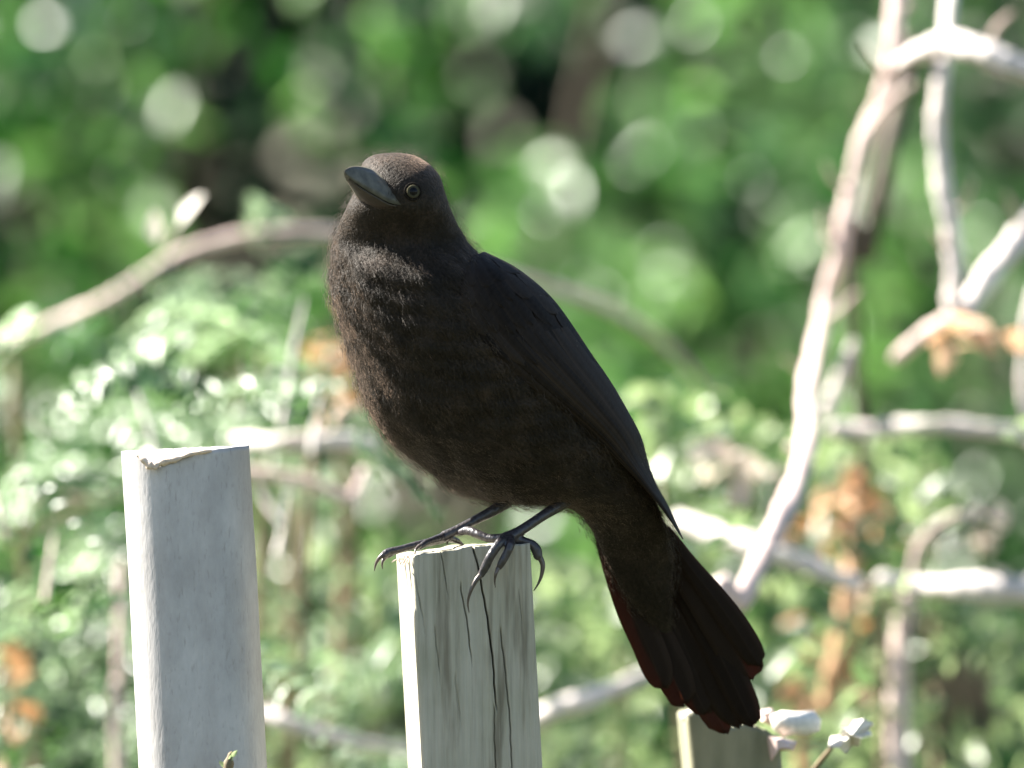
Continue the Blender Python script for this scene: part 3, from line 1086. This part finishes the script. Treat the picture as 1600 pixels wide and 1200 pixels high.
def far_shrub(name, label, cat, x0, x1, y0, y1, h, count, mat, seed, L=(0.028, 0.045), group=None, gap=-0.25, stems=4):
    r_ = np.random.default_rng(seed)
    cx = (x0 + x1) / 2; cy = (y0 + y1) / 2
    sh = thing(name, label, cat, (cx, cy, 0), group)
    p = np.column_stack([r_.uniform(x0 - 0.15, x1 + 0.15, count * 3), r_.uniform(y0, y1, count * 3), r_.uniform(0.02, h, count * 3)])
    hh = h * (0.82 + 0.16 * np.sin(p[:, 0] * 3.1 + seed) + 0.08 * np.sin(p[:, 0] * 9 + p[:, 1] * 7))
    flat = p * np.array([1, 0.22, 1])                 # clumps and pockets run through the depth of the hedge
    keep = (p[:, 2] < hh) & (field(flat, seed, 17) + 0.55 * field(flat, seed + 5, 6) > gap)
    p = p[keep][:count]
    m = len(p)
    n = unit(r_, m) * 0.85 + np.array([-0.2, -0.35, 0.55])
    d = unit(r_, m) + np.array([0, -0.2, -0.35])
    ln = r_.uniform(L[0], L[1], m)
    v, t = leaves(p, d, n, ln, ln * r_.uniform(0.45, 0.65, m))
    tint = np.clip(0.26 + 0.42 * field(flat[keep][:count], seed + 9, 15) + r_.normal(0, 0.13, m), 0, 1)  # patchy tint paints brighter and darker parts into the hedge
    tint = np.where(r_.random(m) < 0.10, r_.uniform(0.7, 1.0, m), tint)  # extra pale leaves, coloured to give bright discs of light
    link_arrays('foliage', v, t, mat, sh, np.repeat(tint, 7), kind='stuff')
    for k in range(stems):
        bx = x0 + (x1 - x0) * (k + 0.5) / stems
        pts = [np.array([cx + (bx - cx) * q + 0.05 * math.sin(5 * q + k), cy + 0.1 * math.sin(3 * q + 2 * k), h * 0.86 * q - 0.03]) for q in (0, 0.2, 0.4, 0.6, 0.8, 1.0)]
        vv, ff = tube(pts, [0.018, 0.014, 0.011, 0.008, 0.006, 0.003], 30, 8, 0.1)
        link_mesh('branch', vv, ff, M_brown, sh)
    return sh


gfar = 'shrubs of the hedge behind'
far_shrub('shrub', 'blurred blue-green shrub in the dark upper left background', 'shrub', -2.1, -0.42, 3.2, 4.4, 2.2, 10500, M_far_b, 101, group=gfar, gap=0.52)
far_shrub('shrub', 'blurred bright green shrub in the background directly behind the head of the bird', 'shrub', -0.42, 0.14, 3.0, 4.2, 2.1, 8500, M_far_c, 102, group=gfar, gap=0.36)
far_shrub('shrub', 'blurred deep green shrub in the background between bird and bare stems', 'shrub', 0.14, 0.62, 3.1, 4.3, 2.2, 7500, M_far_a, 103, group=gfar, gap=0.36)
far_shrub('shrub', 'blurred dark green shrub in the background behind the bare stems at the right edge', 'shrub', 0.62, 2.1, 3.2, 4.4, 2.2, 12500, M_far_a, 104, group=gfar, gap=0.48)
far_shrub('gap_shade_shrub', 'added dark low shrub standing for shade in the gaps of the feathery bush on the left', 'shrub', -1.5, 0.06, 1.9, 2.5, 1.16, 13000, M_gap_shade, 107, (0.02, 0.035), None, -0.5, 5)
far_shrub('gap_shade_shrub', 'added dark low shrub standing for shade in the gaps of the leafy weed on the right', 'shrub', 0.10, 1.5, 1.9, 2.5, 1.04, 11000, M_gap_shade, 108, (0.02, 0.035), None, -0.4, 5)
far_shrub('tall_shrub', 'tall shrubbery coloured dark for deep shade, closing the background behind the blurred shrubs', 'shrub', -3.6, 3.6, 5.2, 6.6, 3.4, 60000, M_back, 105, (0.06, 0.10), None, -0.6, 8)


# feathery bush in front of the hedge
def fronds(base, dirs, lens, nl, ll, r_):
    """Pinnate leaves: leaflets in pairs along drooping stalks."""
    P_, D_, N_, L_, T_i = [], [], [], [], []
    for b_, d, ln in zip(base, dirs, lens):
        t = np.linspace(0.15, 1, nl)
        sag = np.array([0, 0, -0.55 * ln])
        c = b_ + np.outer(t * ln, d) + np.outer(t ** 2, sag)
        tan = d * ln + 2 * np.outer(t, sag)
        tan /= np.linalg.norm(tan, axis=1)[:, None]
        nrm_ = np.array([r_.normal(-0.4, 0.55), r_.normal(-0.3, 0.45), 0.8])
        nrm_ /= np.linalg.norm(nrm_)
        w = np.cross(tan, nrm_)
        w /= np.linalg.norm(w, axis=1)[:, None] + 1e-9
        tt = r_.choice([0.12, 0.42, 0.85], p=[0.40, 0.28, 0.32]) + r_.normal(0, 0.08)  # frond tone: painted shade, middle green, painted sun highlight
        for sg in (-1, 1):
            P_.append(c); D_.append(w * sg + tan * 0.45 + r_.normal(0, 0.15, (nl, 3)))
            N_.append(np.tile(nrm_, (nl, 1)) + r_.normal(0, 0.25, (nl, 3)))
            L_.append(ll * (1 - 0.55 * (t - 0.35) ** 2 * 2) * r_.uniform(0.8, 1.15, nl))
            T_i.append(np.clip(np.full(nl, tt) + r_.normal(0, 0.08, nl), 0, 1))
    P_, D_, N_, L_, T_i = map(np.concatenate, (P_, D_, N_, L_, T_i))
    v, t = leaves(P_, D_, N_, L_, L_ * 0.45)
    return v, t, np.repeat(T_i, 7)


def sample_px(r_, n, x, y, dep, f):
    out = []
    while len(out) < n:
        q = (r_.uniform(*x), r_.uniform(*y), r_.uniform(*dep))
        if f(q):
            out.append(P(*q))
    return np.array(out)


def arch_y(px):
    return np.interp(px, [-300, 0, 100, 190, 260, 340, 430, 560, 700], [640, 535, 500, 455, 420, 400, 400, 420, 480])


def holes(q, hs):
    for hx, hy, hr in hs:
        if (q[0] - hx) ** 2 + ((q[1] - hy) * 0.8) ** 2 < hr * hr:
            return False
    return True


r_ = np.random.default_rng(21)
hl = [(120, 620, 45), (420, 640, 40), (560, 880, 60), (350, 860, 55), (200, 560, 30), (610, 800, 40), (290, 790, 60), (30, 720, 60), (480, 800, 75), (300, 580, 35), (470, 930, 60), (140, 940, 40), (60, 830, 40), (560, 1040, 50)]
bush = thing('feathery_bush', 'sunlit feathery green bush behind the smooth grey stake', 'bush', P(250, 600, 0.95) * np.array([1, 1, 0]), 'plants close behind the stakes')
bs = sample_px(r_, 370, (-450, 690), (400, 1500), (0.5, 1.15), lambda q: (q[2] > 0.84 or field(np.array([[q[0] / 60, q[1] / 60, 1.0]]), 71, 1.0)[0] > 0.42) and q[1] > arch_y(q[0]) - 10 + 40 * r_.random() and holes(q, hl))
dr = unit(r_, len(bs)) * np.array([1, 0.7, 0.45]) + np.array([-0.1, -0.1, 0.25])
dr /= np.linalg.norm(dr, axis=1)[:, None]
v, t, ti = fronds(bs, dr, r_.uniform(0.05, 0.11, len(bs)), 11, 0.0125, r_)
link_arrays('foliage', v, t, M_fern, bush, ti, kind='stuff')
for k in range(9):
    x0 = r_.uniform(-60, 560)
    p0 = P(250 + r_.normal(0, 30), 0, 0.95); p0[2] = -0.02
    p2 = P(x0, r_.uniform(480, 760), r_.uniform(0.7, 1.3))
    p1 = (p0 + p2) / 2 + np.array([(p2[0] - p0[0]) * 0.12, 0, 0.10])
    vv_, ff_ = tube([p0, p1, p2], [0.006, 0.004, 0.0015], 26, 7, 0.1)
    link_mesh('stem', vv_, ff_, M_olive, bush)


def weed(name, label, cat, n, x, y, dep, f, mat, L, seed, group=None, cen=None, nst=7):
    r_ = np.random.default_rng(seed)
    th_ = thing(name, label, cat, P(cen if cen else sum(x) / 2, 600, sum(dep) / 2) * np.array([1, 1, 0]), group)
    p = sample_px(r_, n, x, y, dep, f)
    nn = unit(r_, n) * 0.8 + np.array([-0.35, -0.25, 0.55])
    dd = unit(r_, n) + np.array([0, -0.1, -0.25])
    ln = r_.uniform(L[0], L[1], n)
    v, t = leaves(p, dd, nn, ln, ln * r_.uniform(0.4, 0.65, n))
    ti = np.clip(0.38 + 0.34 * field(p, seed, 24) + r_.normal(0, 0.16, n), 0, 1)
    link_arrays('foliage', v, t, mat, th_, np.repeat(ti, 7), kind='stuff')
    for k in range(nst):
        q = p[r_.integers(n)]
        p0 = np.array(th_.location) + np.array([r_.normal(0, 0.03), r_.normal(0, 0.05), -0.02])
        m_ = (p0 + q) / 2 + np.array([(q[0] - p0[0]) * 0.15, 0, 0.06])
        vv_, ff_ = tube([p0, m_, q], [0.005, 0.0035, 0.0015], 24, 7, 0.1)
        link_mesh('stem', vv_, ff_, M_olive, th_)
    return th_


def clump(seed, f=9.0, thr=0.0):
    def g_(q):
        return field(np.array([[q[0] / 100, q[1] / 100, q[2] * 3]]), seed, f / 9 * 1.3)[0] > thr
    return g_


cl1 = clump(31, thr=0.12)
weed('leafy_weed', 'pale sunlit leafy weed behind the tail of the bird', 'weed', 1550, (960, 1900), (600, 1560), (0.5, 1.2), lambda q: (q[2] > 0.84 or field(np.array([[q[0] / 60, q[1] / 60, 1.0]]), 72, 1.0)[0] > 0.55) and cl1(q) and (q[2] > 0.78 or q[1] < 560 or abs(q[0] - np.interp(q[1], [600, 690, 765, 840, 940, 1080], [1265, 1262, 1240, 1205, 1160, 1120])) > 60) and q[1] > 620 + 60 * math.sin(q[0] / 90), M_broad, (0.011, 0.021), 31, 'plants close behind the stakes')
cl2 = clump(33, thr=0.05)
weed('leafy_weed', 'low green leafy weed between the smooth grey stake and the bird stake', 'weed', 950, (380, 1020), (860, 1560), (0.9, 1.6), lambda q: cl2(q), M_broad, (0.013, 0.024), 33, 'plants close behind the stakes')


# ------------------------------------------------------------------ canes and stems
def cane(name, label, cat, pts, rpx, mat, group=None, sides=12, wob=0.12, root=None, knots=0):
    """A stem through photograph points (px, py, depth); rpx is its radius in photograph pixels."""
    q = [P(*a) for a in pts]
    rpx = rpx * 0.72 if np.ndim(rpx) == 0 else [0.72 * a for a in rpx]
    rr = [(r0 if np.ndim(rpx) == 0 else rpx[i]) * S * (D + a[2]) / D for i, a in enumerate(pts) for r0 in [rpx if np.ndim(rpx) == 0 else 0]]
    if root is not None:
        q = [np.array([root[0], root[1], -0.03]), np.array([(root[0] + q[0][0]) / 2 + 0.02, (root[1] + q[0][1]) / 2, q[0][2] * 0.5])] + q
        rr = [rr[0] * 1.3, rr[0] * 1.15] + rr
    v, f = tube(q, rr, max(30, 10 * len(q)), sides, wob)
    parts = [(v, f)]
    for k in range(knots):
        i = rng.integers(1, len(pts) - 1)
        t = rng.random()
        a = np.array(pts[i]) * (1 - t) + np.array(pts[i + 1]) * t
        c = P(*a)
        d = np.array([rng.choice([-1, 1]) * 1.0, rng.normal(0, .5), rng.uniform(0.2, 1)]); d /= np.linalg.norm(d)
        R = rr[i]
        parts.append(tube([c, c + d * R * 1.2, c + d * R * 2.0], [R * 0.7, R * 0.55, R * 0.4], 8, 8))
    v, f = join(parts)
    return v, f


def cane_thing(name, label, cat, pts, rpx, mat, group=None, root=None, knots=0, wob=0.12):
    v, f = cane(name, label, cat, pts, rpx, mat, group, 12, wob, root, knots)
    b_ = v[np.argmin(v[:, 2])].copy()
    o = link_mesh(name, v, f, mat, None, base=b_)
    o['label'] = label; o['category'] = cat
    if group:
        o['group'] = group
    return o


gc = 'dry canes among the plants'
cane_thing('arching_cane', 'long pale pink cane arching from the left edge behind the bird', 'cane',
           [(-160, 640, 1.15), (-60, 565, 1.11), (30, 528, 1.09), (110, 494, 1.07), (185, 458, 1.05), (255, 412, 1.05), (330, 380, 1.05), (430, 364, 1.05), (540, 368, 1.07), (680, 395, 1.11), (800, 432, 1.13), (880, 455, 1.15), (960, 485, 1.17), (1030, 530, 1.20), (1095, 598, 1.25), (1120, 660, 1.25)],
           [14, 14, 14, 13, 13, 13, 13, 13, 13, 12, 11, 11, 10, 9, 7, 4], M_pink, gc, root=(-0.40, 1.2), knots=3)
ls = thing('pale_leaf_sprig', 'two pale oval leaves standing up from the arching cane', 'leaves', P(262, 405, 0.8))
for (x, y, a, l, w_) in ((248, 385, 100, 58, 34), (280, 352, 58, 62, 30)):
    d = np.array([[math.cos(math.radians(a)), 0, math.sin(math.radians(a))]])
    v, t = leaves(P(x, y, 0.8)[None], d, np.array([[-0.6, -0.6, 0.5]]), np.array([l * S * 1.2]), np.array([w_ * S * 1.2]))
    link_arrays('leaf', v, t, M_palelf, ls, np.full(7, 0.8))
vv_, ff_ = tube([P(262, 405, 0.8), P(260, 395, 0.8), P(280, 352, 0.8)], [0.0012, 0.001, 0.0008], 12, 6)
link_mesh('stalk', vv_, ff_, M_pink, ls)

# bare shrub at the right: stems and side branches
rs = P(1230, 600, 1.0)
bare = thing('bare_shrub', 'bare pale stems of a dead shrub rising at the right edge', 'shrub', (rs[0], rs[1], 0))
def branch(pts, rpx, mat=M_pale, root=None, knots=0, wob=0.14):
    v, f = cane('', '', '', pts, rpx, mat, None, 12, wob, root, knots)
    return link_mesh('branch', v, f, mat, bare)
branch([(1120, 1080, 0.55), (1160, 940, 0.55), (1205, 840, 0.58), (1240, 765, 0.62), (1262, 690, 0.7), (1262, 620, 0.8), (1285, 500, 0.9), (1310, 400, 0.9), (1330, 300, 0.9), (1352, 215, 0.9), (1385, 130, 0.9), (1398, 50, 0.9), (1402, -60, 0.92), (1405, -160, 0.95)],
       [20, 20, 22, 23, 21, 19, 18, 18, 18, 18, 17, 17, 17, 16], M_pink, root=(rs[0] - 0.05, 0.6), knots=6)
branch([(1290, 650, 0.88), (1312, 590, 0.88), (1335, 535, 0.88)], [17, 15, 10], M_pale)
branch([(1500, 500, 0.82), (1490, 470, 0.82), (1492, 400, 0.82), (1478, 320, 0.82), (1466, 230, 0.82), (1468, 140, 0.82), (1478, 60, 0.84), (1490, -60, 0.88), (1500, -150, 0.9)], [19, 20, 20, 19, 19, 18, 16, 14, 12], M_pale)
branch([(1402, 100, 0.9), (1420, 90, 0.84), (1445, 78, 0.82), (1490, 68, 0.8), (1545, 86, 0.78), (1610, 112, 0.78), (1720, 150, 0.8)], [10, 16, 21, 26, 27, 26, 20], M_pale, knots=2)
branch([(1505, 490, 0.82), (1545, 430, 0.84), (1590, 375, 0.86), (1660, 290, 0.9)], [20, 24, 24, 22], M_pale)
branch([(1335, 520, 1.0), (1355, 400, 1.0), (1378, 280, 1.0), (1400, 180, 1.02), (1420, 60, 1.05)], [14, 19, 20, 19, 15], M_brown, root=(rs[0] + 0.07, rs[1] + 0.1))  # rear stem in shade; the shade is painted by using the dark bark
branch([(1620, 700, 0.85), (1600, 600, 0.85), (1612, 480, 0.85), (1640, 380, 0.86)], [12, 11, 11, 9], M_pale)
branch([(1400, 560, 0.84), (1440, 525, 0.83), (1490, 495, 0.82)], [14, 15, 18], M_pink)
p = []
r_ = np.random.default_rng(5)
for k in range(14):
    q = P(1515 + r_.normal(0, 32), 520 + r_.normal(0, 16), 0.8 + r_.normal(0, 0.02))
    d = unit(r_, 1) + np.array([[0.2, 0, -0.1]])
    l = r_.uniform(0.010, 0.02, 1)
    v, t = leaves(q[None], d, unit(r_, 1) + np.array([[-0.4, -0.3, 0.8]]), l, l * 0.6)
    link_arrays('dry_leaf', v, t, M_dry, bare, np.full(7, r_.uniform(0.3, 1)))

cane_thing('dry_cane', 'pale horizontal cane at the right edge below the dead shrub leaves', 'cane', [(1300, 672, 0.85), (1360, 672, 0.85), (1440, 664, 0.84), (1520, 668, 0.84), (1620, 684, 0.85), (1760, 730, 0.9)], [19, 18, 16, 16, 15, 12], M_pale, gc)
cane_thing('dry_cane', 'bleached cane slanting down behind the tail towards lower right', 'cane', [(1060, 812, 0.85), (1130, 838, 0.82), (1200, 858, 0.8), (1270, 886, 0.8), (1340, 915, 0.8)], [19, 21, 22, 23, 18], M_pale, gc)
cane_thing('dry_cane', 'thick bleached cane lying level at the right edge, low down', 'cane', [(1375, 905, 0.8), (1440, 916, 0.8), (1520, 918, 0.78), (1610, 925, 0.78), (1740, 940, 0.8)], [17, 19, 27, 32, 30], M_pale, gc)
cane_thing('dry_cane', 'curved pale twig looping up above the thick level cane', 'twig', [(1425, 910, 0.82), (1432, 860, 0.82), (1462, 822, 0.82), (1515, 800, 0.82), (1570, 815, 0.83)], [8, 8, 7, 7, 5], M_pink, gc)
cane_thing('dry_cane', 'short white cane level with the top of the smooth grey stake', 'cane', [(370, 692, 0.8), (440, 692, 0.78), (520, 690, 0.78), (590, 694, 0.8)], [18, 19, 20, 18], M_pale, gc)
cane_thing('dry_cane', 'thin pink twig bending down right of the smooth grey stake top', 'twig', [(370, 738, 0.8), (430, 742, 0.8), (490, 756, 0.8), (545, 778, 0.8), (570, 735, 0.82)], [12, 13, 13, 12, 9], M_pink, gc)
cane_thing('dry_cane', 'white cane low down just right of the smooth grey stake', 'cane', [(395, 1105, 0.75), (440, 1125, 0.74), (500, 1146, 0.74), (560, 1160, 0.75), (640, 1172, 0.78)], [15, 18, 16, 13, 10], M_pale, gc)
cane_thing('dry_cane', 'white cane slanting up from the cracked stake towards the tail', 'cane', [(790, 1150, 0.8), (860, 1112, 0.78), (930, 1088, 0.78), (1000, 1058, 0.8), (1050, 1030, 0.84)], [19, 22, 20, 15, 10], M_pale, gc)
cane_thing('dry_stalk', 'brown upright stalk between the smooth grey stake and the bird', 'stalk', [(520, 1240, 1.1), (535, 1050, 1.1), (545, 900, 1.1), (545, 760, 1.1), (532, 600, 1.1), (528, 540, 1.1)], [24, 23, 22, 20, 18, 12], M_olive, gc, root=(P(520, 0, 1.1)[0], 1.1))
cane_thing('dry_stalk', 'pinkish upright stalk at the left edge of the smooth grey stake', 'stalk', [(186, 1260, 0.8), (188, 1050, 0.8), (190, 960, 0.8), (190, 880, 0.8)], [14, 13, 13, 10], M_pink, gc, root=(P(186, 0, 0.8)[0], 0.8))
cane_thing('dry_stalk', 'orange dry stalk right of the tail, behind the broken stake', 'stalk', [(1262, 1260, 0.9), (1290, 1120, 0.9), (1320, 980, 0.9), (1335, 850, 0.92), (1330, 780, 0.95)], [26, 26, 24, 20, 14], plain('orange_stalk', (0.42, 0.24, 0.12), 0.7), gc, root=(P(1250, 0, 0.9)[0], 0.9))
cane_thing('dry_stalk', 'pale upright stalk standing right of the orange stalk', 'stalk', [(1405, 1260, 0.85), (1402, 1120, 0.85), (1408, 1000, 0.85), (1418, 930, 0.85)], [24, 24, 22, 18], M_pink, gc, root=(P(1405, 0, 0.85)[0], 0.85))


def dry_cluster(name, label, cx, cy, y, sx, sy, n, L, seed, mat=M_dry):
    r_ = np.random.default_rng(seed)
    th_ = thing(name, label, 'dry leaves', P(cx, cy + sy, y))
    for k in range(n):
        q = P(cx + r_.normal(0, sx), cy + r_.normal(0, sy), y + r_.normal(0, 0.03))
        d = unit(r_, 1) + np.array([[0, 0, -0.3]])
        l = r_.uniform(*L, 1)
        v, t = leaves(q[None], d, unit(r_, 1) * 0.7 + np.array([[-0.4, -0.5, 0.6]]), l, l * 0.6)
        link_arrays('dry_leaf', v, t, mat, th_, np.full(7, r_.uniform(0, 0.8)))
    v, f = tube([P(cx, cy + sy * 2.6, y), P(cx + 4, cy + sy, y), P(cx, cy - sy, y)], [0.0016, 0.0014, 0.0008], 12, 6)
    link_mesh('twig', v, f, M_olive, th_)


# fine twigs
rt = np.random.default_rng(77)
for k in range(16):
    x0, y0_, d0 = rt.uniform(-40, 560), rt.uniform(640, 1050), rt.uniform(0.6, 0.95)
    a = rt.uniform(-0.5, 0.5) + (math.pi / 2 if rt.random() < 0.4 else 0)
    L_ = rt.uniform(70, 190)
    pts = [P(x0 + L_ * q * math.cos(a), y0_ - L_ * q * math.sin(a) + 14 * math.sin(3 * q + k), d0 + 0.02 * q) for q in (0, 0.35, 0.7, 1)]
    v, f = tube(pts, [0.0014, 0.0012, 0.0009, 0.0005], 22, 7, 0.12)
    link_mesh('twig', v, f, (M_pale, M_pink, M_olive)[k % 3], bush)
for (x0, y0_, x1, y1, w_) in ((1335, 300, 1290, 255, 5), (1312, 395, 1285, 330, 6), (1268, 600, 1225, 560, 5), (1478, 330, 1520, 280, 5), (1492, 410, 1455, 360, 4), (1545, 88, 1580, 20, 6), (1600, 365, 1570, 300, 5), (1240, 770, 1185, 735, 6), (1205, 845, 1180, 790, 5), (1352, 215, 1430, 128, 9), (1388, 130, 1350, 70, 5), (1285, 500, 1340, 455, 5)):
    d0 = 0.9 if x0 < 1400 else 0.83
    pts = [P(x0, y0_, d0), P((x0 + x1) / 2 + rt.normal(0, 6), (y0_ + y1) / 2 + rt.normal(0, 6), d0 - 0.01), P(x1, y1, d0 - 0.02)]
    v, f = tube(pts, [w_ * S * 1.2, w_ * S, w_ * S * 0.5], 18, 7, 0.12)
    link_mesh('twig', v, f, M_pink, bare)


dry_cluster('dry_leaf_cluster', 'orange dry leaves at the chest of the bird, left of it', 525, 570, 0.95, 22, 38, 16, (0.012, 0.024), 61)
dry_cluster('dry_leaf_cluster', 'orange-brown dry leaves hanging right of the wing tip', 1310, 790, 0.95, 45, 40, 26, (0.012, 0.022), 62)
dry_cluster('dry_leaf_cluster', 'orange dry leaves at the bottom left corner', 15, 1080, 0.8, 16, 35, 10, (0.012, 0.022), 63)
dry_cluster('dry_leaf_cluster', 'orange-brown dry leaves low down beside the orange stalk', 1300, 1010, 0.95, 30, 50, 18, (0.012, 0.022), 66)
dry_cluster('pale_leaf_cluster', 'pale cream leaves just right of the wing, at mid height', 1140, 730, 0.85, 24, 24, 14, (0.012, 0.022), 64, M_palelf)
dry_cluster('pale_leaf_cluster', 'pale cream leaves under the curled twig at the right edge', 1530, 830, 0.82, 22, 16, 9, (0.012, 0.02), 65, M_palelf)

# a bleached toothed leaf beside the broken stake
tl = thing('toothed_leaf', 'bright white toothed leaf right of the broken stake', 'leaf', P(1300, 1172, 0.16))
outl = [(1296, 1168), (1300, 1152), (1312, 1150), (1316, 1138), (1330, 1138), (1336, 1128), (1350, 1124), (1364, 1130), (1356, 1140), (1362, 1150), (1346, 1154), (1344, 1164), (1330, 1164), (1320, 1176), (1310, 1168)]
cp = P(1330, 1148, 0.150)
V = [cp] + [P(x, y, 0.16 + 0.012 * math.sin(k * 1.7)) for k, (x, y) in enumerate(outl)]
V = np.array(V)
F = [(0, 1 + k, 1 + (k + 1) % len(outl)) for k in range(len(outl))]
o = link_mesh('blade', V, F, M_white, tl, smooth=False)
md = o.modifiers.new('thickness', 'SOLIDIFY'); md.thickness = 0.0006
vv_, ff_ = tube([P(1240, 1300, 0.2), P(1262, 1220, 0.18), P(1300, 1168, 0.16)], [0.0016, 0.0014, 0.001], 16, 6)
link_mesh('stalk', vv_, ff_, M_olive, tl)

# small sprig in front of the grey stake
sp = thing('grass_sprig', 'small yellow-green sprig tip in front of the smooth grey stake, at the bottom edge', 'sprig', P(345, 1300, -0.05))
vv_, ff_ = tube([P(345, 1300, -0.05), P(352, 1230, -0.046), P(357, 1190, -0.044), P(362, 1176, -0.043)], [0.0012, 0.0014, 0.0017, 0.0008], 18, 8, 0.3)
link_mesh('stalk', vv_, ff_, M_olive, sp)
for k, (x, y, a) in enumerate(((352, 1200, 130), (358, 1192, 70), (361, 1184, 50), (350, 1215, 150))):
    d = np.array([[math.cos(math.radians(a)), 0.1, math.sin(math.radians(a))]])
    v, t = leaves(P(x, y, -0.045)[None], d, np.array([[0.2, -1, 0.2]]), np.array([0.004]), np.array([0.002]))
    link_arrays('leaf', v, t, M_broad, sp, np.full(7, 0.9))
